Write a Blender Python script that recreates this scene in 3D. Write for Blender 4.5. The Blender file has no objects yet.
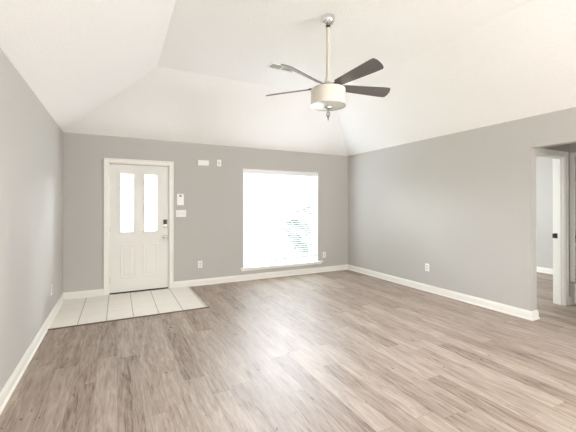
import bpy, bmesh, math, random
from mathutils import Vector, Matrix
R = math.radians
random.seed(4)
SC = bpy.context.scene
COL = SC.collection

# ------------------------------------------------------------------ room measures (metres)
XL, XR, YB, YR = -0.709, 4.411, 5.779, -3.2      # left, right, far and rear wall faces
H, ZC, OFF = 2.44, 3.186, 1.162                  # wall height, flat ceiling height, run of the slopes
WT = 0.12
YE, YN = 2.215, 1.05                             # ends of the opening in the right wall
HX, HY = 5.615, 2.33                             # end wall and side wall of the hall
BX, BY = 7.75, 5.7                               # bedroom far faces

# ------------------------------------------------------------------ camera
cam_d = bpy.data.cameras.new('camera')
cam = bpy.data.objects.new('camera', cam_d); COL.objects.link(cam)
cam.location = (0, 0, 1.372)
cam.rotation_euler = (math.pi/2 + 0.0034, 0, -0.4735)
cam_d.sensor_width = 36
cam_d.lens = 36*331.9/576
cam_d.shift_y = -0.01996
cam_d.clip_start = 0.02
SC.camera = cam

# ------------------------------------------------------------------ world, lights, exposure
w = bpy.data.worlds.new('overcast_sky'); SC.world = w; w.use_nodes = True
bg = w.node_tree.nodes['Background']
bg.inputs[0].default_value = (0.88, 0.94, 1.0, 1)
bg.inputs[1].default_value = 3.2

def area(name, loc, rot, sx, sy, power, col=(1, 1, 1), portal=False):
    l = bpy.data.lights.new(name, 'AREA'); l.shape = 'RECTANGLE'; l.size = sx; l.size_y = sy
    l.energy = power; l.color = col
    if portal: l.cycles.is_portal = True
    o = bpy.data.objects.new(name, l); COL.objects.link(o); o.location = loc; o.rotation_euler = rot
    return o
# daylight at the front window, then fill lamps added at unseen windows
area('daylight_front_window', (3.9, YB+1.85, 3.05), (R(-53), 0, R(-5)), 4.2, 2.4, 7600, (0.865, 0.92, 1.0))
area('fill_rear', (3.3, YR+0.02, 1.4), (R(100), 0, 0), 1.8, 1.2, 95, (1.0, 0.985, 0.97))  # fill lamp behind the camera, at an added window
area('fill_left', (XL+0.02, -1.6, 1.35), (0, R(-78), 0), 1.35, 1.5, 60, (0.92, 0.96, 1.0))  # added fill lamp, mainly for the right wall
area('fill_right', (XR-0.02, -1.5, 1.35), (0, R(78), 0), 1.35, 1.5, 150, (0.92, 0.96, 1.0))  # added fill lamp, mainly for the left wall
bl_ = area('fill_bedroom', (BX-0.02, 5.0, 1.45), (0, R(90), 0), 1.1, 1.2, 190, (0.78, 0.89, 1.0))  # added fill lamp that brightens the bedroom
bl_.data.spread = R(80)
SC.view_settings.view_transform = 'Standard'
SC.view_settings.look = 'None'
SC.view_settings.exposure = 0.26
SC.view_settings.gamma = 1.0
SC.view_settings.use_curve_mapping = False

# ------------------------------------------------------------------ materials
def srgb(r, g, b):
    f = lambda c: (c/255/12.92) if c/255 <= .04045 else ((c/255+.055)/1.055)**2.4
    return (f(r), f(g), f(b), 1)

def mat(name, col, rough=.5, metal=0, spec=.5, bump=None, coat=0):
    m = bpy.data.materials.new(name); m.use_nodes = True
    nt = m.node_tree; b = nt.nodes['Principled BSDF']
    b.inputs['Roughness'].default_value = rough
    b.inputs['Metallic'].default_value = metal
    b.inputs['Specular IOR Level'].default_value = spec
    b.inputs['Coat Weight'].default_value = coat
    g = nt.nodes.new('ShaderNodeNewGeometry')
    n = nt.nodes.new('ShaderNodeTexNoise'); n.inputs['Scale'].default_value = bump[0] if bump else 6
    n.inputs['Detail'].default_value = 3
    nt.links.new(g.outputs['Position'], n.inputs['Vector'])
    mx = nt.nodes.new('ShaderNodeMix'); mx.data_type = 'RGBA'
    mx.inputs[6].default_value = tuple(c*.97 for c in col[:3]) + (1,)
    mx.inputs[7].default_value = tuple(min(1, c*1.02) for c in col[:3]) + (1,)
    nt.links.new(n.outputs['Fac'], mx.inputs[0]); nt.links.new(mx.outputs[2], b.inputs['Base Color'])
    if bump:
        bp = nt.nodes.new('ShaderNodeBump'); bp.inputs['Strength'].default_value = bump[1]
        bp.inputs['Distance'].default_value = bump[2]
        nt.links.new(n.outputs['Fac'], bp.inputs['Height']); nt.links.new(bp.outputs[0], b.inputs['Normal'])
    return m

M = {}
M['paint'] = mat('taupe_paint', srgb(191, 187, 181), .75, bump=(140, .12, .002), spec=.35)
M['ceiling'] = mat('ceiling_texture', srgb(250, 247, 243), .8, bump=(55, .8, .006), spec=.2)
M['trim'] = mat('white_trim', srgb(240, 237, 229), .35)
M['hall_trim'] = M['trim']
M['door'] = mat('door_white', srgb(233, 230, 223), .4)
M['plastic'] = mat('white_plastic', srgb(242, 240, 236), .4)
M['plastic_grey'] = mat('pale_grey_plastic', srgb(206, 204, 200), .45)
M['vinyl'] = mat('white_vinyl', srgb(238, 240, 240), .4)
M['nickel'] = mat('brushed_nickel', srgb(205, 202, 196), .22, 1)
M['chrome'] = mat('chrome', srgb(225, 225, 225), .08, 1)
M['black'] = mat('black_metal', srgb(22, 20, 19), .35)
M['dark'] = mat('dark_sweep', srgb(40, 34, 30), .6)
M['blade'] = mat('dark_blade', srgb(104, 101, 99), .24, spec=.7)
M['iron'] = mat('dark_bronze', srgb(30, 26, 24), .3, .6)
M['cream_metal'] = mat('cream_rod', srgb(214, 207, 192), .35)
M['linen'] = mat('linen_shade', srgb(228, 222, 208), .8, bump=(220, .3, .002))
M['strip'] = mat('wood_transition', srgb(112, 98, 86), .5)
M['lawn'] = mat('dry_lawn', srgb(170, 172, 150), .9, bump=(30, .5, .02))
M['leaf'] = mat('shrub_leaf', srgb(66, 76, 72), .6)
M['bark'] = mat('bark', srgb(120, 112, 104), .8)
M['grille_dark'] = mat('filter_grey', srgb(120, 116, 110), .8)

# slat: white, lets a little daylight glow through
m = mat('blind_slat', srgb(244, 245, 246), .45); M['slat'] = m
m.node_tree.nodes['Principled BSDF'].inputs['Subsurface Weight'].default_value = 0

def glass_mat(name, tint, gloss=.08, diffuse=0):
    m = bpy.data.materials.new(name); m.use_nodes = True; nt = m.node_tree
    nt.nodes.remove(nt.nodes['Principled BSDF']); out = nt.nodes['Material Output']
    t = nt.nodes.new('ShaderNodeBsdfTransparent'); t.inputs[0].default_value = tint
    g = nt.nodes.new('ShaderNodeBsdfGlossy'); g.inputs['Roughness'].default_value = .03
    fr = nt.nodes.new('ShaderNodeFresnel'); fr.inputs['IOR'].default_value = 1.35
    x = nt.nodes.new('ShaderNodeMixShader')
    nt.links.new(fr.outputs[0], x.inputs[0]); nt.links.new(t.outputs[0], x.inputs[1]); nt.links.new(g.outputs[0], x.inputs[2])
    last = x
    if diffuse:
        d = nt.nodes.new('ShaderNodeBsdfTranslucent'); d.inputs[0].default_value = (.95, .96, .96, 1)
        wv = nt.nodes.new('ShaderNodeTexWave'); wv.inputs['Scale'].default_value = 14
        gp = nt.nodes.new('ShaderNodeNewGeometry'); nt.links.new(gp.outputs['Position'], wv.inputs['Vector'])
        bp = nt.nodes.new('ShaderNodeBump'); bp.inputs['Strength'].default_value = .3
        nt.links.new(wv.outputs['Fac'], bp.inputs['Height']); nt.links.new(bp.outputs[0], d.inputs['Normal'])
        y = nt.nodes.new('ShaderNodeMixShader'); y.inputs[0].default_value = diffuse
        nt.links.new(x.outputs[0], y.inputs[1]); nt.links.new(d.outputs[0], y.inputs[2]); last = y
    nt.links.new(last.outputs[0], out.inputs[0])
    return m
M['glass'] = glass_mat('clear_glass', (.96, .98, .98, 1))
M['reeded'] = glass_mat('reeded_glass', (.97, .98, .98, 1), diffuse=.35)
M['diffuser'] = mat('frosted_diffuser', srgb(222, 222, 216), .25)
m = mat('crystal', srgb(235, 238, 240), .03); m.node_tree.nodes['Principled BSDF'].inputs['Transmission Weight'].default_value = .85
M['crystal'] = m

def math_node(nt, op, a, b=None):
    n = nt.nodes.new('ShaderNodeMath'); n.operation = op
    for i, v in enumerate((a, b)):
        if v is None: continue
        if isinstance(v, (int, float)): n.inputs[i].default_value = v
        else: nt.links.new(v, n.inputs[i])
    return n.outputs[0]

def plank_material():
    m = bpy.data.materials.new('grey_oak_planks'); m.use_nodes = True; nt = m.node_tree
    b = nt.nodes['Principled BSDF']; L = nt.links.new
    g = nt.nodes.new('ShaderNodeNewGeometry'); s = nt.nodes.new('ShaderNodeSeparateXYZ'); L(g.outputs['Position'], s.inputs[0])
    W_, LEN = .155, 1.22
    xs = math_node(nt, 'DIVIDE', s.outputs[0], W_)
    row = math_node(nt, 'FLOOR', xs)
    wn = nt.nodes.new('ShaderNodeTexWhiteNoise'); wn.noise_dimensions = '1D'; L(row, wn.inputs['W'])
    ys = math_node(nt, 'ADD', math_node(nt, 'DIVIDE', s.outputs[1], LEN), math_node(nt, 'MULTIPLY', wn.outputs['Value'], 7.3))
    pl = math_node(nt, 'FLOOR', ys)
    cx = nt.nodes.new('ShaderNodeCombineXYZ'); L(row, cx.inputs[0]); L(pl, cx.inputs[1])
    wn2 = nt.nodes.new('ShaderNodeTexWhiteNoise'); wn2.noise_dimensions = '2D'; L(cx.outputs[0], wn2.inputs['Vector'])
    rnd = wn2.outputs['Value']
    def stretched(sx, sy, detail, dist, rough=.55):
        v = nt.nodes.new('ShaderNodeCombineXYZ')
        L(math_node(nt, 'MULTIPLY', s.outputs[0], sx), v.inputs[0])
        L(math_node(nt, 'MULTIPLY', s.outputs[1], sy), v.inputs[1])
        L(math_node(nt, 'MULTIPLY', rnd, 37.0), v.inputs[2])
        n = nt.nodes.new('ShaderNodeTexNoise'); n.inputs['Scale'].default_value = 1; n.inputs['Detail'].default_value = detail
        n.inputs['Distortion'].default_value = dist; n.inputs['Roughness'].default_value = rough
        L(v.outputs[0], n.inputs['Vector']); return n.outputs['Fac']
    broad = stretched(22, 2.6, 4, 1.0, .6)
    knot = stretched(24, 10, 2, .6)
    mid = stretched(60, 4.5, 4, .6, .7)
    fine = stretched(190, 8, 3, .3, .7)
    cr = nt.nodes.new('ShaderNodeValToRGB'); e = cr.color_ramp.elements
    e[0].position = .31; e[0].color = srgb(*DK)
    e[1].position = .66; e[1].color = srgb(*LT)
    md = cr.color_ramp.elements.new(.45); md.color = srgb(*MD)
    v = math_node(nt, 'ADD', math_node(nt, 'MULTIPLY', broad, .42), math_node(nt, 'MULTIPLY', mid, .42))
    v = math_node(nt, 'ADD', v, math_node(nt, 'MULTIPLY', fine, .17))
    v = math_node(nt, 'ADD', v, math_node(nt, 'MULTIPLY', math_node(nt, 'SUBTRACT', rnd, .5), .12))
    v = math_node(nt, 'SUBTRACT', v, math_node(nt, 'MULTIPLY', math_node(nt, 'MAXIMUM', math_node(nt, 'SUBTRACT', knot, .69), 0), 2.4))
    L(v, cr.inputs[0])
    # seams
    fx = math_node(nt, 'FRACT', xs); ex = math_node(nt, 'MINIMUM', fx, math_node(nt, 'SUBTRACT', 1, fx))
    fy = math_node(nt, 'FRACT', ys); ey = math_node(nt, 'MINIMUM', fy, math_node(nt, 'SUBTRACT', 1, fy))
    sm = math_node(nt, 'MAXIMUM', math_node(nt, 'LESS_THAN', ex, .012), math_node(nt, 'LESS_THAN', ey, .0016))
    mx = nt.nodes.new('ShaderNodeMix'); mx.data_type = 'RGBA'; mx.blend_type = 'MULTIPLY'
    L(math_node(nt, 'MULTIPLY', sm, .35), mx.inputs[0]); L(cr.outputs[0], mx.inputs[6]); mx.inputs[7].default_value = (.35, .3, .27, 1)
    L(mx.outputs[2], b.inputs['Base Color'])
    rr = math_node(nt, 'ADD', math_node(nt, 'MULTIPLY', mid, .14), .48); L(rr, b.inputs['Roughness'])
    b.inputs['Specular IOR Level'].default_value = .62
    bp = nt.nodes.new('ShaderNodeBump'); bp.inputs['Strength'].default_value = .12; bp.inputs['Distance'].default_value = .002
    L(math_node(nt, 'SUBTRACT', fine, sm), bp.inputs['Height']); L(bp.outputs[0], b.inputs['Normal'])
    return m
DK, MD, LT = (72, 56, 46), (146, 128, 114), (184, 169, 156)
M['planks'] = plank_material()

def tile_material():
    m = bpy.data.materials.new('cream_tile'); m.use_nodes = True; nt = m.node_tree
    b = nt.nodes['Principled BSDF']; L = nt.links.new
    g = nt.nodes.new('ShaderNodeNewGeometry'); s = nt.nodes.new('ShaderNodeSeparateXYZ'); L(g.outputs['Position'], s.inputs[0])
    xs = math_node(nt, 'DIVIDE', math_node(nt, 'ADD', s.outputs[0], .413+2.93), .293)
    ys = math_node(nt, 'DIVIDE', math_node(nt, 'ADD', s.outputs[1], -YB+2.93+.02), .293)
    d = lambda f: math_node(nt, 'MINIMUM', f, math_node(nt, 'SUBTRACT', 1, f))
    lx = math_node(nt, 'LESS_THAN', d(math_node(nt, 'FRACT', xs)), .016)
    ly = math_node(nt, 'MULTIPLY', math_node(nt, 'LESS_THAN', d(math_node(nt, 'FRACT', ys)), .014), .35)
    gr = math_node(nt, 'MAXIMUM', lx, ly)
    n = nt.nodes.new('ShaderNodeTexNoise'); n.inputs['Scale'].default_value = 7; n.inputs['Detail'].default_value = 5
    L(g.outputs['Position'], n.inputs['Vector'])
    c = nt.nodes.new('ShaderNodeMix'); c.data_type = 'RGBA'; L(n.outputs['Fac'], c.inputs[0])
    c.inputs[6].default_value = srgb(238, 231, 220); c.inputs[7].default_value = srgb(248, 244, 236)
    k = nt.nodes.new('ShaderNodeMix'); k.data_type = 'RGBA'; L(gr, k.inputs[0]); L(c.outputs[2], k.inputs[6])
    k.inputs[7].default_value = srgb(172, 162, 146)
    L(k.outputs[2], b.inputs['Base Color']); b.inputs['Roughness'].default_value = .32
    bp = nt.nodes.new('ShaderNodeBump'); bp.inputs['Strength'].default_value = .3; bp.inputs['Distance'].default_value = .002; bp.invert = True
    L(gr, bp.inputs['Height']); L(bp.outputs[0], b.inputs['Normal'])
    return m
M['tile'] = tile_material()

# ------------------------------------------------------------------ mesh helpers
def box(bm, x0, x1, y0, y1, z0, z1, bev=0):
    r = bmesh.ops.create_cube(bm, size=1)
    vs = r['verts']
    bmesh.ops.transform(bm, verts=vs, matrix=Matrix.Translation(((x0+x1)/2, (y0+y1)/2, (z0+z1)/2)) @ Matrix.Diagonal((abs(x1-x0), abs(y1-y0), abs(z1-z0), 1)))
    if bev:
        es = list({e for v in vs for e in v.link_edges})
        bmesh.ops.bevel(bm, geom=es, offset=bev, segments=2, affect='EDGES', profile=.6)
    return bm

def lathe(bm, prof, cx=0, cy=0, cz=0, n=32, axis='Z', ring=False):
    if ring: prof = prof+[prof[0]]
    rings = []
    for r, z in prof:
        pts_ = []
        for i in range(n):
            a = 2*math.pi*i/n
            p = (r*math.cos(a), r*math.sin(a), z)
            if axis == 'Y': p = (p[0], p[2], p[1])
            elif axis == 'X': p = (p[2], p[0], p[1])
            pts_.append(bm.verts.new((cx+p[0], cy+p[1], cz+p[2])))
        rings.append(pts_)
    for a, b in zip(rings, rings[1:]):
        for i in range(n): bm.faces.new((a[i], a[(i+1) % n], b[(i+1) % n], b[i]))
    if ring: bmesh.ops.remove_doubles(bm, verts=rings[0]+rings[-1], dist=1e-6)
    else: bm.faces.new(rings[0][::-1]); bm.faces.new(rings[-1])
    return bm

def prism(bm, pts, z0, z1):
    a = [bm.verts.new((x, y, z0)) for x, y in pts]; b = [bm.verts.new((x, y, z1)) for x, y in pts]
    n = len(pts)
    bm.faces.new(a[::-1]); bm.faces.new(b)
    for i in range(n): bm.faces.new((a[i], a[(i+1) % n], b[(i+1) % n], b[i]))
    return bm

def obj(name, bm, m, parent=None, smooth=False, loc=None):
    bmesh.ops.recalc_face_normals(bm, faces=bm.faces)
    me = bpy.data.meshes.new(name); bm.to_mesh(me); bm.free()
    me.materials.append(m)
    if smooth:
        for p in me.polygons: p.use_smooth = True
        me.set_sharp_from_angle(angle=R(35))
    o = bpy.data.objects.new(name, me); COL.objects.link(o)
    if parent: o.parent = parent
    if loc: o.location = loc
    return o
NB = bmesh.new
def struct(name, bm, m, parent=None, **k):
    o = obj(name, bm, m, parent, **k); o['kind'] = 'structure'; return o
def tag(o, label, cat, group=None):
    o['label'] = label; o['category'] = cat
    if group: o['group'] = group
    return o
def thing(name, label, cat, loc=(0, 0, 0), group=None, rot=(0, 0, 0)):
    o = bpy.data.objects.new(name, None); COL.objects.link(o); o.location = loc; o.rotation_euler = rot
    o.empty_display_size = .05
    return tag(o, label, cat, group)

# ------------------------------------------------------------------ floor, ceiling, walls
bm = NB()
box(bm, XL-WT, BX+WT, YR-WT, YB+WT, -.1, 0)
struct('floor', bm, M['planks'])

# living room ceiling: flat centre with four slopes
def ceiling():
    bm = NB()
    o = [(XL, YR), (XR, YR), (XR, YB), (XL, YB)]
    i = [(XL+OFF, YR+OFF), (XR-OFF, YR+OFF), (XR-OFF, YB-OFF), (XL+OFF, YB-OFF)]
    vo = [bm.verts.new((x, y, H)) for x, y in o]; vi = [bm.verts.new((x, y, ZC)) for x, y in i]
    bm.faces.new(vi)
    for k in range(4): bm.faces.new((vo[k], vo[(k+1) % 4], vi[(k+1) % 4], vi[k]))
    # upper skin so that the ceiling has thickness
    uo = [bm.verts.new((x+(-WT if k in (0, 3) else WT), y+(-WT if k in (0, 1) else WT), H+.02)) for k, (x, y) in enumerate(o)]
    ui = [bm.verts.new((x, y, ZC+.12)) for x, y in i]
    bm.faces.new(ui[::-1])
    for k in range(4):
        bm.faces.new((uo[(k+1) % 4], uo[k], ui[k], ui[(k+1) % 4]))
        bm.faces.new((vo[(k+1) % 4], vo[k], uo[k], uo[(k+1) % 4]))
    return bm
struct('ceiling', ceiling(), M['ceiling'])

def wall_x(bm, x0, x1, y0, y1, z1, holes=()):        # wall running along X with rectangular openings (xa, xb, za, zb)
    xs = sorted({x0, x1, *[h[0] for h in holes], *[h[1] for h in holes]})
    zs = sorted({0, z1, *[h[2] for h in holes], *[h[3] for h in holes]})
    grid_wall(bm, xs, zs, holes, lambda a, b, c, d: ((a, y0, c), (b, y1, d)))
def wall_y(bm, y0, y1, x0, x1, z1, holes=()):
    ys = sorted({y0, y1, *[h[0] for h in holes], *[h[1] for h in holes]})
    zs = sorted({0, z1, *[h[2] for h in holes], *[h[3] for h in holes]})
    grid_wall(bm, ys, zs, holes, lambda a, b, c, d: ((x0, a, c), (x1, b, d)))
def grid_wall(bm, us, zs, holes, f):
    full = {(i, j) for i in range(len(us)-1) for j in range(len(zs)-1)
            if not any(h[0] <= (us[i]+us[i+1])/2 <= h[1] and h[2] <= (zs[j]+zs[j+1])/2 <= h[3] for h in holes)}
    cache = {}
    def V(i, j, k):
        if (i, j, k) not in cache:
            lo, hi = f(us[i], us[i], zs[j], zs[j])
            cache[(i, j, k)] = bm.verts.new(lo if k == 0 else hi)
        return cache[(i, j, k)]
    for (i, j) in full:
        bm.faces.new((V(i, j, 0), V(i+1, j, 0), V(i+1, j+1, 0), V(i, j+1, 0)))
        bm.faces.new((V(i, j, 1), V(i, j+1, 1), V(i+1, j+1, 1), V(i+1, j, 1)))
        if (i-1, j) not in full: bm.faces.new((V(i, j, 0), V(i, j+1, 0), V(i, j+1, 1), V(i, j, 1)))
        if (i+1, j) not in full: bm.faces.new((V(i+1, j, 0), V(i+1, j, 1), V(i+1, j+1, 1), V(i+1, j+1, 0)))
        if (i, j-1) not in full: bm.faces.new((V(i, j, 0), V(i, j, 1), V(i+1, j, 1), V(i+1, j, 0)))
        if (i, j+1) not in full: bm.faces.new((V(i, j+1, 0), V(i+1, j+1, 0), V(i+1, j+1, 1), V(i, j+1, 1)))

DX0, DX1, DZ = -.125, .757, 2.035                    # front door opening
WX0, WX1, WZ0, WZ1 = 2.037, 3.653, .235, 2.05        # front window opening
bm = NB(); wall_x(bm, XL-WT, XR+WT, YB, YB+WT, H, [(DX0, DX1, 0, DZ), (WX0, WX1, WZ0, WZ1)])
struct('wall_back', bm, M['paint'])
bm = NB(); wall_y(bm, YR, YB, XL-WT, XL, H, [(-2.35, -.85, .65, 2.05)])
struct('wall_left', bm, M['paint'])
bm = NB(); wall_y(bm, YR, YB, XR, XR+WT, H, [(YN, YE, 0, 2.07), (-2.25, -.75, .65, 2.05)])
struct('wall_right', bm, M['paint'])
PX0, PX1, PZ0, PZ = 2.4, 4.2, .8, 2.05
bm = NB(); wall_x(bm, XL-WT, XR+WT, YR-WT, YR, H, [(PX0, PX1, PZ0, PZ)])
struct('wall_rear', bm, M['paint'])
# hall and bedroom shell
D2X0, D2X1, D2Z = 4.66, 5.462, 2.045
bm = NB(); wall_x(bm, XR+WT, BX, HY, HY+WT, H, [(D2X0, D2X1, 0, D2Z)])
struct('wall_hall_side', bm, M['paint'])
CY0, CY1 = 1.46, 2.268                               # closet door opening in the end wall
bm = NB(); wall_y(bm, .6, HY, HX, HX+WT, H, [(CY0, CY1, .325, D2Z), (CY0, CY1+.01, .03, .30)])
struct('wall_hall_end', bm, M['paint'])
bm = NB(); box(bm, XR+WT, HX+WT, YN-.4-WT, YN-.4, 0, H)
struct('wall_hall_near', bm, M['paint'])
bm = NB(); box(bm, XR+WT, HX+WT, YN-.4, HY, H, H+.08)
struct('ceiling_hall', bm, M['ceiling'])
bm = NB(); wall_y(bm, HY, BY+WT, BX, BX+WT, H, [(4.45, 5.55, .8, 2.1)])
struct('wall_bedroom_far', bm, M['paint'])
bm = NB(); box(bm, XR+WT, BX, BY, BY+WT, 0, H)
struct('wall_bedroom_back', bm, M['paint'])
bm = NB(); box(bm, XR+WT, BX+WT, HY+WT, BY+WT, H, H+.08)
struct('ceiling_bedroom', bm, M['ceiling'])
bm = NB(); box(bm, HX+WT, HX+.75, CY0-.1, CY0-.02, 0, H); box(bm, HX+.67, HX+.75, CY0-.1, HY, 0, H)
struct('wall_closet', bm, M['paint'])

# ------------------------------------------------------------------ baseboards
BBH, BBT = .108, .015
def baseboard(name, pts, m=None):                    # room interior lies to the right of the path
    prof = [(0, 0), (BBT+.01, 0), (BBT+.01, .012), (BBT, .022), (BBT, BBH-.03), (BBT-.005, BBH-.012), (.005, BBH), (0, BBH)]
    bm = NB(); n = len(pts); P = [Vector(p) for p in pts]
    ns = []
    for i in range(n):
        d = []
        if i > 0: t = (P[i]-P[i-1]).normalized(); d.append(Vector((t.y, -t.x)))
        if i < n-1: t = (P[i+1]-P[i]).normalized(); d.append(Vector((t.y, -t.x)))
        if len(d) == 1: ns.append(d[0])
        else:
            s = (d[0]+d[1]).normalized(); ns.append(s/s.dot(d[0]))
    rings = [[bm.verts.new((P[i].x+ns[i].x*a, P[i].y+ns[i].y*a, z)) for a, z in prof] for i in range(n)]
    k = len(prof)
    for a, b in zip(rings, rings[1:]):
        for j in range(k): bm.faces.new((a[j], a[(j+1) % k], b[(j+1) % k], b[j]))
    bm.faces.new(rings[0]); bm.faces.new(rings[-1][::-1])
    return struct(name, bm, m or M['trim'])
CW = .066                                            # casing width
baseboard('baseboard_left', [(XL, YR), (XL, YB), (DX0-CW, YB)])
baseboard('baseboard_back', [(DX1+CW, YB), (XR, YB), (XR, YE), (XR+WT, YE), (XR+WT, HY), (D2X0-CW, HY)])
baseboard('baseboard_hall', [(D2X1+CW, HY), (HX, HY)])
baseboard('baseboard_near', [(XR+WT, YN), (XR, YN), (XR, YR)])
baseboard('baseboard_bedroom', [(XR+WT, BY), (BX, BY), (BX, HY+WT), (D2X1+CW, HY+WT)])

# ------------------------------------------------------------------ entry tile and transition strip
TX, TY = 1.068, 4.475
bm = NB(); box(bm, XL, TX, TY, YB, 0, .006)
struct('floor_entry', bm, M['tile'])
bm = NB()
box(bm, XL+BBT, TX+.03, TY-.022, TY+.004, 0, .011, .004)
struct('trim_1', bm, M['strip'])
bm = NB()
box(bm, TX-.002, TX+.012, TY, YB-BBT, 0, .009, .003)
struct('trim_2', bm, mat('pale_edge', srgb(196, 186, 170), .5))

# ------------------------------------------------------------------ casings
def casing_x(name, x0, x1, z1, y, dy, w=CW, parent=None, jamb=WT, m=None):    # around an opening in a wall along X; dy = which way it sticks out
    bm = NB(); t = .016*dy
    for a, b, c, d in ((x0-w, x0, 0, z1+w), (x1, x1+w, 0, z1+w), (x0, x1, z1, z1+w)):
        box(bm, a, b, min(y, y+t), max(y, y+t), c, d, .004)
    # raised outer bead
    for a, b, c, d in ((x0-w, x0-w+.018, 0, z1+w), (x1+w-.018, x1+w, 0, z1+w), (x0-w+.018, x1+w-.018, z1+w-.018, z1+w)):
        box(bm, a, b, min(y, y+t*1.45), max(y, y+t*1.45), c, d, .003)
    return struct(name, bm, m or M['trim'], parent)
casing_x('trim_3', DX0, DX1, DZ, YB, -1)
casing_x('trim_4', D2X0, D2X1, D2Z, HY, -1, m=M['hall_trim'])
casing_x('trim_5', D2X0, D2X1, D2Z, HY+WT, 1)
def jambs(name, x0, x1, z1, y0, y1, stop):
    bm = NB(); t = .014
    for a, b, c, d in ((x0-.001, x0+t, 0, z1), (x1-t, x1+.001, 0, z1), (x0+t, x1-t, z1-t, z1+.001)):
        box(bm, a, b, y0, y1, c, d)
        if stop:
            s = .011
            aa, bb, cc, dd = (a, b+s, c, d) if b < (x0+x1)/2 and c == 0 and a < x0+.01 else ((a-s, b, c, d) if c == 0 else (a, b, c-s, d))
            box(bm, aa, bb, stop, stop+.035, cc, dd, .002)
    return struct(name, bm, M['trim'])
jambs('trim_6', D2X0, D2X1, D2Z, HY-.001, HY+WT+.001, HY+.03)

# black strike plate on the bedroom door jamb
sp = NB(); box(sp, D2X1-.0185, D2X1-.0135, HY+.072, HY+.115, .915, .985, .001)
box(sp, D2X1-.03, D2X1-.0135, HY+.112, HY+.128, .92, .98, .002)
o = obj('strike_plate', sp, M['black'], bpy.data.objects['trim_6'])

# ------------------------------------------------------------------ front door
def panel_grid(bm, us, zs, wins, recess, place):
    pass
def make_front_door():
    y0, y1 = YB+.022, YB+.066
    g = .007
    x0, x1, z0, z1 = DX0+g+.012, DX1-g-.012, .022, DZ-g-.012
    lites = [(.032, .226, .957, 1.872), (.378, .573, .957, 1.872)]
    bm = NB()
    xs = [x0, lites[0][0], lites[0][1], lites[1][0], lites[1][1], x1]; zs = [z0, lites[0][2], lites[0][3], z1]
    def f(a, b, c, d): return ((a, y0, c), (b, y1, d))
    grid_wall(bm, xs, zs, lites, f)
    d = struct('door_1', bm, M['door'])
    # lite frames and glass
    for (a, b, c, e) in lites:
        fr = NB(); t = .014
        for (p, q, r, s) in ((a-t, a+.006, c-t, e+t), (b-.006, b+t, c-t, e+t), (a, b, c-t, c+.006), (a, b, e-.006, e+t)):
            box(fr, p, q, y0-.008, y0+.004, r, s, .003)
        obj('lite_frame', fr, M['door'], d)
        gl = NB(); box(gl, a, b, y0+.016, y0+.022, c, e)
        obj('glass_pane', gl, M['reeded'], d)
    # raised panels below
    for (a, b) in ((.032, .256), (.355, .580)):
        p = NB(); c, e = .235, .76
        def ring(i, y): return [p.verts.new(v) for v in ((a+i, y, c+i), (b-i, y, c+i), (b-i, y, e-i), (a+i, y, e-i))]
        rs = [ring(0, y0+.001), ring(.008, y0-.003), ring(.020, y0-.003), ring(.030, y0-.0005), ring(.040, y0-.0005), ring(.066, y0-.004)]
        for u, v in zip(rs, rs[1:]):
            for k in range(4): p.faces.new((u[k], u[(k+1) % 4], v[(k+1) % 4], v[k]))
        p.faces.new(rs[-1]); p.faces.new(rs[0][::-1])
        obj('door_panel', p, M['door'], d)
    # knob
    k = NB(); lathe(k, [(.031, 0), (.031, -.006), (.012, -.012), (.011, -.028), (.024, -.036), (.029, -.05), (.026, -.062), (.012, -.07), (.001, -.071)], .690, y0, .862, axis='Y')
    kn = obj('door_knob', k, M['nickel'], d, smooth=True)
    # keypad deadbolt: black key field above, metal body below
    k = NB(); box(k, .660, .722, y0-.024, y0, 1.015, 1.145, .008)
    lk = obj('keypad_lock', k, M['nickel'], d)
    k = NB(); box(k, .664, .718, y0-.028, y0-.022, 1.066, 1.140, .003)
    obj('key_field', k, M['black'], lk)
    k = NB(); box(k, .681, .701, y0-.045, y0-.022, 1.026, 1.052, .004)
    obj('thumb_turn', k, M['nickel'], lk)
    # sweep
    k = NB(); box(k, x0, x1, y0-.006, y1, .006, .024)
    obj('door_sweep', k, M['dark'], d)
    for z in (.22, 1.02, 1.82):
        k = NB(); lathe(k, [(.006, z-.045), (.006, z+.045)], x0-.006, y0-.004, 0, n=12)
        obj('hinge', k, M['nickel'], d)
    return d
make_front_door()
bm = NB(); t = .013                                                    # jamb liner and stop round the slab
for a, b, c, d in ((DX0-.001, DX0+t, 0, DZ), (DX1-t, DX1+.001, 0, DZ), (DX0, DX1, DZ-t, DZ+.001)):
    box(bm, a, b, YB-.001, YB+WT+.001, c, d)
for a, b, c, d in ((DX0+t, DX0+t+.014, .02, DZ-t), (DX1-t-.014, DX1-t, .02, DZ-t), (DX0+t, DX1-t, DZ-t-.014, DZ-t)):
    box(bm, a, b, YB+.068, YB+WT, c, d)
struct('trim_7', bm, M['trim'])
bm = NB(); box(bm, DX0, DX1, YB-.001, YB+WT, .0, .008)
struct('trim_8', bm, M['dark'])

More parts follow.
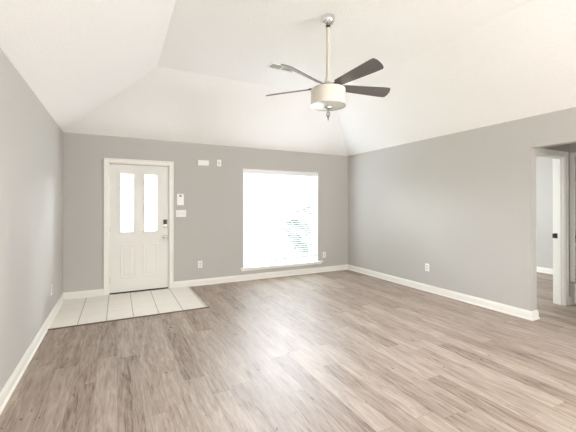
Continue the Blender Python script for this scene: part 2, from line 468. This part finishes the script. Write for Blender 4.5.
# ------------------------------------------------------------------ front window
def make_window(name, x0, x1, z0, z1, y, out=1, sash=True):
    bm = NB(); t = .05
    ya, yb = sorted((y, y+.06*out))
    for a, b, c, d in ((x0, x0+t, z0, z1), (x1-t, x1, z0, z1), (x0+t, x1-t, z0, z0+t), (x0+t, x1-t, z1-t, z1)):
        box(bm, a, b, ya, yb, c, d, .003)
    w = struct(name, bm, M['vinyl'])
    if sash:
        zm = (z0+z1)/2
        bm = NB(); box(bm, x0+t, x1-t, ya, ya+.035, zm-.022, zm+.022, .003); obj('meeting_rail', bm, M['vinyl'], w)
        for c, d, yy in ((z0+t, zm-.02, y+.012*out), (zm+.02, z1-t, y+.035*out)):
            bm = NB(); box(bm, x0+t, x1-t, yy-.002, yy+.002, c, d); obj('glass_pane', bm, M['glass'], w)
    else:
        xm = (x0+x1)/2
        bm = NB(); box(bm, xm-.04, xm+.04, ya, yb, z0+t, z1-t, .003); obj('door_stile', bm, M['vinyl'], w)
        for a, b in ((x0+t, xm-.04), (xm+.04, x1-t)):
            bm = NB(); box(bm, a, b, y-.002+.03*out, y+.002+.03*out, z0+t, z1-t); obj('glass_pane', bm, M['glass'], w)
    return w
make_window('window_1', WX0, WX1, WZ0, WZ1, YB+.085)
make_window('added_window_2', PX0, PX1, PZ0, PZ, YR-.03, -1)  # unseen rear window, added to go with the rear fill lamp
bm = NB()
for a, b, c, d in ((4.45, 4.50, .8, 2.1), (5.50, 5.55, .8, 2.1), (4.50, 5.50, .8, .85), (4.50, 5.50, 2.05, 2.1), (4.50, 5.50, 1.43, 1.47)):
    box(bm, BX+.04, BX+.09, a, b, c, d, .003)
w3 = struct('added_window_3', bm, M['vinyl'])  # unseen bedroom window, placed for its fill lamp
bm = NB(); box(bm, BX+.063, BX+.067, 4.50, 5.50, .85, 2.05); obj('glass_pane', bm, M['glass'], w3)
for name, xf, y0, sg in (('added_window_4', XL, -2.35, -1), ('added_window_5', XR, -2.25, 1)):  # unseen side windows, added for the side fill lamps
    bm = NB()
    for a, b, c, d in ((0, .05, .65, 2.05), (1.45, 1.5, .65, 2.05), (.05, 1.45, .65, .70), (.05, 1.45, 2.0, 2.05), (.05, 1.45, 1.33, 1.37)):
        xa, xb = sorted((xf+.09*sg, xf+.04*sg)); box(bm, xa, xb, y0+a, y0+b, c, d, .003)
    wn_ = struct(name, bm, M['vinyl'])
    xa, xb = sorted((xf+.067*sg, xf+.063*sg))
    bm = NB(); box(bm, xa, xb, y0+.05, y0+1.45, .70, 2.0); obj('glass_pane', bm, M['glass'], wn_)
# sill with horns and apron
bm = NB()
box(bm, 1.972, 3.752, YB-.05, YB+.006, .214, .236, .006)
box(bm, WX0, WX1, YB, YB+.085, .214, .2365)
struct('trim_9', bm, M['trim'])
bm = NB(); box(bm, 2.0, 3.725, YB-.014, YB, .176, .214, .004)
struct('trim_10', bm, M['trim'])
# white returns lining the window recess
bm = NB()
for a, b, c, d in ((WX0-.001, WX0+.012, .236, WZ1), (WX1-.012, WX1+.001, .236, WZ1), (WX0, WX1, WZ1-.012, WZ1+.001)):
    box(bm, a, b, YB-.002, YB+.085, c, d)
struct('trim_11', bm, M['trim'])

# ------------------------------------------------------------------ blind
def make_blind():
    x0, x1 = WX0+.018, WX1-.018; yc = YB+.042
    b = thing('window_blind', 'white horizontal slat blind lowered inside the big front window', 'blind', ((x0+x1)/2, yc, .34))
    cx = (x0+x1)/2; w = (x1-x0)/2; L = lambda z: z-.34
    k = NB(); box(k, -w, w, -.028, .028, L(1.985), L(2.036), .003); obj('head_rail', k, M['slat'], b)
    k = NB(); box(k, -w, w, -.036, -.030, L(1.965), L(2.037), .002); obj('valance', k, M['slat'], b)
    # slats: level at the top, following the tilted bottom rail lower down
    k = NB(); n = 38; zt, zb = 1.955, .375; tilt = math.tan(R(1.15))
    for i in range(n):
        f = i/(n-1); z = zt+(zb-zt)*f; s = tilt*max(0, (f-.75)/.25)*.8
        a = R(-13)
        prof = [(-.024, -.0), (-.012, .0022), (0, .003), (.012, .0022), (.024, 0)]
        up, dn = [], []
        for side in (-w+.004, w-.004):
            zz = L(z)+side*s
            up.append([k.verts.new((side, y*math.cos(a)-h*math.sin(a), zz+h+y*math.sin(a)+.0014)) for y, h in prof])
            dn.append([k.verts.new((side, y*math.cos(a)-h*math.sin(a), zz+h+y*math.sin(a)-.0014)) for y, h in prof])
        for j in range(4):
            k.faces.new((up[0][j], up[0][j+1], up[1][j+1], up[1][j])); k.faces.new((dn[0][j+1], dn[0][j], dn[1][j], dn[1][j+1]))
        for s2 in (0, 1):
            for j in range(4): k.faces.new((up[s2][j], dn[s2][j], dn[s2][j+1], up[s2][j+1]))
        k.faces.new((up[0][0], up[1][0], dn[1][0], dn[0][0])); k.faces.new((up[0][4], dn[0][4], dn[1][4], up[1][4]))
    obj('slats', k, M['slat'], b)
    k = NB(); box(k, -w, w, -.027, .027, -.022, .016, .003)
    o = obj('bottom_rail', k, M['slat'], b); o.rotation_euler = (0, -R(1.15), 0)
    for x in (-w*.8, 0, w*.8):
        k = NB()
        for yy in (-.027, .027): box(k, x-.001, x+.001, yy-.0008, yy+.0008, .0, L(1.99))
        obj('ladder_cord', k, M['slat'], b)
    k = NB(); lathe(k, [(.004, L(1.2)), (.004, L(1.96))], -w+.09, -.042, 0, n=8); obj('tilt_wand', k, M['slat'], b)
    k = NB(); lathe(k, [(.0018, L(1.35)), (.0018, L(1.96))], w-.07, -.04, 0, n=6); lathe(k, [(.006, L(1.30)), (.003, L(1.35))], w-.07, -.04, 0, n=8)
    obj('lift_cord', k, M['slat'], b)
make_blind()

# ------------------------------------------------------------------ closet door and return grille at the end of the hall
bm = NB(); w_ = .062; t = .016
for a, b, c, d in ((CY1, CY1+.057, .325-.02, D2Z+w_), (CY0-w_, CY0, .325-.02, D2Z+w_), (CY0, CY1, D2Z, D2Z+w_), (CY0-w_, CY1+.057, .305, .325)):
    box(bm, HX-t, HX, a, b, c, d, .004)
struct('trim_12', bm, M['hall_trim'])
bm = NB(); box(bm, HX+.01, HX+.045, CY0+.003, CY1-.003, .328, D2Z-.003)
d2 = struct('door_2', bm, M['door'])
bm = NB(); lathe(bm, [(.028, 0), (.028, -.006), (.011, -.01), (.011, -.03), (.026, -.04), (.026, -.055), (.01, -.062)], HX+.01, CY1-.045, .945, axis='X')
obj('door_knob', bm, M['black'], d2, smooth=True)
g = thing('return_air_grille', 'pale return air grille low in the hall end wall below the closet door', 'vent', (HX, (CY0+CY1)/2, .03))
hw = (CY1-CY0)/2+.005
bm = NB()
for a, b, c, d in ((-hw, -hw+.025, 0, .27), (hw-.025, hw, 0, .27), (-hw+.025, hw-.025, 0, .025), (-hw+.025, hw-.025, .245, .27)):
    box(bm, -.012, .001, a, b, c, d, .002)
obj('frame', bm, M['trim'], g)
bm = NB()
for i in range(14):
    z = .034+i*.0155; box(bm, -.006, .004, -hw+.02, hw-.02, z, z+.004)
obj('louvres', bm, M['trim'], g)
bm = NB(); box(bm, .02, .03, -hw+.012, hw-.012, .005, .262); obj('filter', bm, M['grille_dark'], g)

# ------------------------------------------------------------------ wall plates
def duplex(loc, rz, label):
    o = thing('wall_outlet', label, 'outlet', loc, 'white duplex outlets low on the walls', (0, 0, rz))
    bm = NB(); box(bm, -.037, .037, -.006, 0, -.06, .06, .003); obj('cover_plate', bm, M['plastic'], o)
    for s in (-1, 1):
        bm = NB(); z = s*.0205
        prism(bm, [(.0165*math.cos(a)*1.0, .0145*math.sin(a)) for a in [2*math.pi*i/16 for i in range(16)]], .0, .003)
        bmesh.ops.transform(bm, verts=bm.verts, matrix=Matrix.Translation((0, -.0055, z)) @ Matrix.Rotation(R(90), 4, 'X'))
        r = obj('receptacle', bm, M['plastic_grey'], o)
        bm = NB()
        for dx in (-.006, .006): box(bm, dx-.001, dx+.001, -.0092, -.008, z-.001, z+.007)
        box(bm, -.002, .002, -.0092, -.008, z-.009, z-.005)
        obj('slots', bm, M['dark'], r)
    bm = NB(); lathe(bm, [(.0025, -.0055), (.0025, -.0072)], 0, 0, 0, n=10, axis='Y'); obj('screw', bm, M['plastic_grey'], o)
duplex((1.26, YB, .36), 0, 'white wall outlet low on the far wall between the door and the window')
duplex((3.803, YB, .355), 0, 'white wall outlet on the far wall just right of the window sill')
duplex((XR, 3.716, .384), R(-90), 'white wall outlet low on the long right hand wall')
duplex((XL, 4.83, .362), R(90), 'white wall outlet on the left wall near the tiled entry')

sw = thing('light_switch', 'white three gang light switch plate beside the front door', 'switch', (.943, YB, 1.24))
bm = NB(); box(bm, -.082, .082, -.006, 0, -.058, .058, .003); obj('cover_plate', bm, M['plastic'], sw)
for dx in (-.046, 0, .046):
    bm = NB(); box(bm, dx-.005, dx+.005, -.008, -.004, -.012, .012, .001)
    v = [x for x in bm.verts]
    box(bm, dx-.0035, dx+.0035, -.018, -.006, .001, .009, .001)
    obj('toggle', bm, M['plastic_grey'], sw)

cp = thing('wall_control', 'white upright wall control with a small dark dial, above the light switch', 'control', (.930, YB, 1.475))
bm = NB(); box(bm, -.056, .056, -.018, 0, -.095, .095, .006); obj('body', bm, M['plastic'], cp)
bm = NB(); lathe(bm, [(.017, -.017), (.017, -.026), (.013, -.028)], 0, 0, .06, n=20, axis='Y'); obj('dial', bm, mat('grey_dial', srgb(120, 116, 112), .4), cp, smooth=True)
bm = NB(); box(bm, -.03, .03, -.020, -.017, -.06, -.005, .002); obj('cover', bm, M['plastic'], cp)

ch = thing('door_chime', 'cream box shaped door chime high on the wall right of the front door', 'door chime', (1.306, YB, 2.108))
bm = NB(); box(bm, -.094, .094, -.045, 0, -.045, .045, .006); obj('cover', bm, M['plastic'], ch)
bm = NB(); box(bm, -.098, .098, -.008, 0, -.049, .049, .002); obj('back_plate', bm, M['plastic'], ch)

sn = thing('wall_sensor', 'small upright white sensor high on the wall right of the door chime', 'sensor', (1.585, YB, 2.123))
bm = NB(); box(bm, -.038, .038, -.022, 0, -.058, .058, .006); obj('body', bm, M['plastic'], sn)
bm = NB(); box(bm, -.014, .014, -.025, -.02, -.03, .02, .003); obj('lens', bm, M['plastic_grey'], sn)

# ------------------------------------------------------------------ ceiling vent
v = thing('ceiling_vent', 'small white slotted vent on the flat ceiling behind the fan', 'vent', (1.915, 3.91, ZC))
bm = NB(); a, b = .19, .085
for x0, x1, y0, y1 in ((-a, a, -b, -b+.022), (-a, a, b-.022, b), (-a, -a+.022, -b+.022, b-.022), (a-.022, a, -b+.022, b-.022), (-.006, .006, -b+.022, b-.022)):
    box(bm, x0, x1, y0, y1, -.008, .0, .002)
obj('frame', bm, M['trim'], v)
bm = NB()
for i in range(20):
    x = -a+.03+i*(2*a-.06)/19
    box(bm, x-.0012, x+.0012, -b+.02, b-.02, -.007, -.001)
obj('louvres', bm, M['trim'], v)
bm = NB(); box(bm, -a+.02, a-.02, -b+.02, b-.02, -.0015, -.0005); obj('duct_opening', bm, M['grille_dark'], v)

# ------------------------------------------------------------------ ceiling fan
FX, FY = 1.797, 2.66
f = thing('ceiling_fan', 'five blade ceiling fan with white drum light hanging on a long rod', 'ceiling fan', (FX, FY, 2.5))
F = lambda z: z-2.5
bm = NB(); lathe(bm, [(.064, F(ZC)), (.066, F(ZC-.012)), (.064, F(ZC-.035)), (.052, F(ZC-.06)), (.03, F(ZC-.08)), (.02, F(ZC-.088))]); obj('canopy', bm, M['chrome'], f, smooth=True)
bm = NB(); lathe(bm, [(.021, F(ZC-.088)), (.021, F(ZC-.105)), (.019, F(ZC-.105))]); obj('rod_collar', bm, M['black'], f, smooth=True)
bm = NB(); lathe(bm, [(.0185, F(2.57)), (.0185, F(3.09))]); obj('down_rod', bm, M['cream_metal'], f, smooth=True)
bm = NB(); lathe(bm, [(.068, F(2.528)), (.066, F(2.536)), (.045, F(2.55)), (.03, F(2.572)), (.026, F(2.6)), (.018, F(2.604))]); obj('motor_cover', bm, M['cream_metal'], f, smooth=True)
bm = NB(); lathe(bm, [(.075, F(2.494)), (.085, F(2.498)), (.085, F(2.522)), (.068, F(2.530))]); obj('motor_hub', bm, M['iron'], f, smooth=True)
# blades
R0, R1, PHI, PITCH = .13, .645, -12.7, 24
def blade_bm():
    bm = NB(); pts = []
    n = 10
    def hw(r): u = (r-R0)/(R1-R0); return .040+.026*min(1, u*1.15)
    for i in range(n+1):
        r = R0+(R1-.035-R0)*i/n; pts.append((r, hw(r)))
    pts += [(R1-.020, hw(R1)), (R1-.012, hw(R1)-.004), (R1-.002, hw(R1)-.02), (R1+.004, hw(R1)-.04), (R1+.006, 0)]
    pts += [(x, -y) for x, y in pts[-2::-1]]
    prism(bm, pts, -.003, .003)
    return bm
blade_me = None
for i in range(5):
    th = R(PHI+72*i)
    if blade_me is None:
        o = obj('blade', blade_bm(), M['blade'], f); blade_me = o.data
        k = NB(); box(k, .06, .19, -.016, .016, .004, .010, .002); box(k, .155, .20, -.03, .03, .003, .008, .002)
        ir = obj('blade_bracket', k, M['iron'], o); iron_me = ir.data
    else:
        o = bpy.data.objects.new('blade', blade_me); COL.objects.link(o); o.parent = f
        ir = bpy.data.objects.new('blade_bracket', iron_me); COL.objects.link(ir); ir.parent = o
    o.location = (0, 0, F(2.512))
    o.matrix_local = Matrix.Translation((0, 0, F(2.512))) @ Matrix.Rotation(th, 4, 'Z') @ Matrix.Rotation(R(-PITCH), 4, 'X')
# drum light
bm = NB(); rr = .162
lathe(bm, [(.08, F(2.488)), (rr, F(2.488)), (rr+.002, F(2.480)), (rr+.002, F(2.336)), (rr, F(2.330)), (rr-.004, F(2.330)), (rr-.004, F(2.478)), (.08, F(2.482))], n=64)
sh = obj('drum_shade', bm, M['linen'], f, smooth=True)
bm = NB()
lathe(bm, [(rr+.0035, F(2.326)), (rr+.0035, F(2.334)), (rr-.004, F(2.334)), (rr-.004, F(2.326))], n=64, ring=True); obj('rim', bm, M['chrome'], sh, smooth=True)
bm = NB(); lathe(bm, [(.02, F(2.316)), (.1, F(2.323)), (rr-.003, F(2.331)), (rr-.003, F(2.337)), (.02, F(2.326))], n=48); obj('diffuser', bm, M['diffuser'], f, smooth=True)
bm = NB(); lathe(bm, [(.008, F(2.285)), (.018, F(2.292)), (.040, F(2.306)), (.042, F(2.314)), (.02, F(2.318))]); obj('finial', bm, M['chrome'], f, smooth=True)
bm = NB(); lathe(bm, [(.002, F(2.205)), (.008, F(2.215)), (.019, F(2.238)), (.022, F(2.252)), (.014, F(2.270)), (.007, F(2.288))], n=8); obj('crystal_drop', bm, M['crystal'], f)
bm = NB(); lathe(bm, [(.003, F(2.192)), (.006, F(2.198)), (.003, F(2.206))], n=10); obj('drop_tip', bm, M['iron'], f, smooth=True)

# ------------------------------------------------------------------ outside the front window
bm = NB(); box(bm, -12, 22, YB+WT, YB+30, -.35, -.2)
o = obj('lawn', bm, M['lawn']); o['kind'] = 'stuff'; o['label'] = 'pale lawn outside the front window'
sh_ = thing('backdrop_bush', 'grey green stand-in shrub for a dark shape outside, faintly seen through the right side of the blind', 'backdrop_bush', (5.22, 8.9, -.2))  # stand-in foliage, added as a dark backdrop so the slats show
bm = NB(); rnd = random.Random(7)
for cx, cz, rx, rz, n in ((0, .85, 0.72, .76, 2600), (.22, 1.75, .22, .42, 600)):
    for i in range(n):
        v = Vector((rnd.gauss(0, 1), rnd.gauss(0, 1), rnd.gauss(0, 1))).normalized()*rnd.uniform(.55, 1)
        p = Vector((cx+v.x*rx, v.y*rx*.8, cz+v.z*rz)); d = Vector((rnd.gauss(0, 1), rnd.gauss(0, 1), rnd.gauss(0, .6))).normalized()
        e = d.cross(Vector((.1, .2, 1))).normalized(); l = rnd.uniform(.05, .09)
        bm.faces.new([bm.verts.new(p+q) for q in (-d*l, e*l*.5, d*l, -e*l*.5)])
me = bpy.data.meshes.new('foliage'); bm.to_mesh(me); bm.free(); me.materials.append(M['leaf'])
o = bpy.data.objects.new('foliage', me); COL.objects.link(o); o.parent = sh_
bm = NB(); lathe(bm, [(.035, 0), (.025, .9), (.01, 1.8)], n=10); obj('stem', bm, M['bark'], sh_)
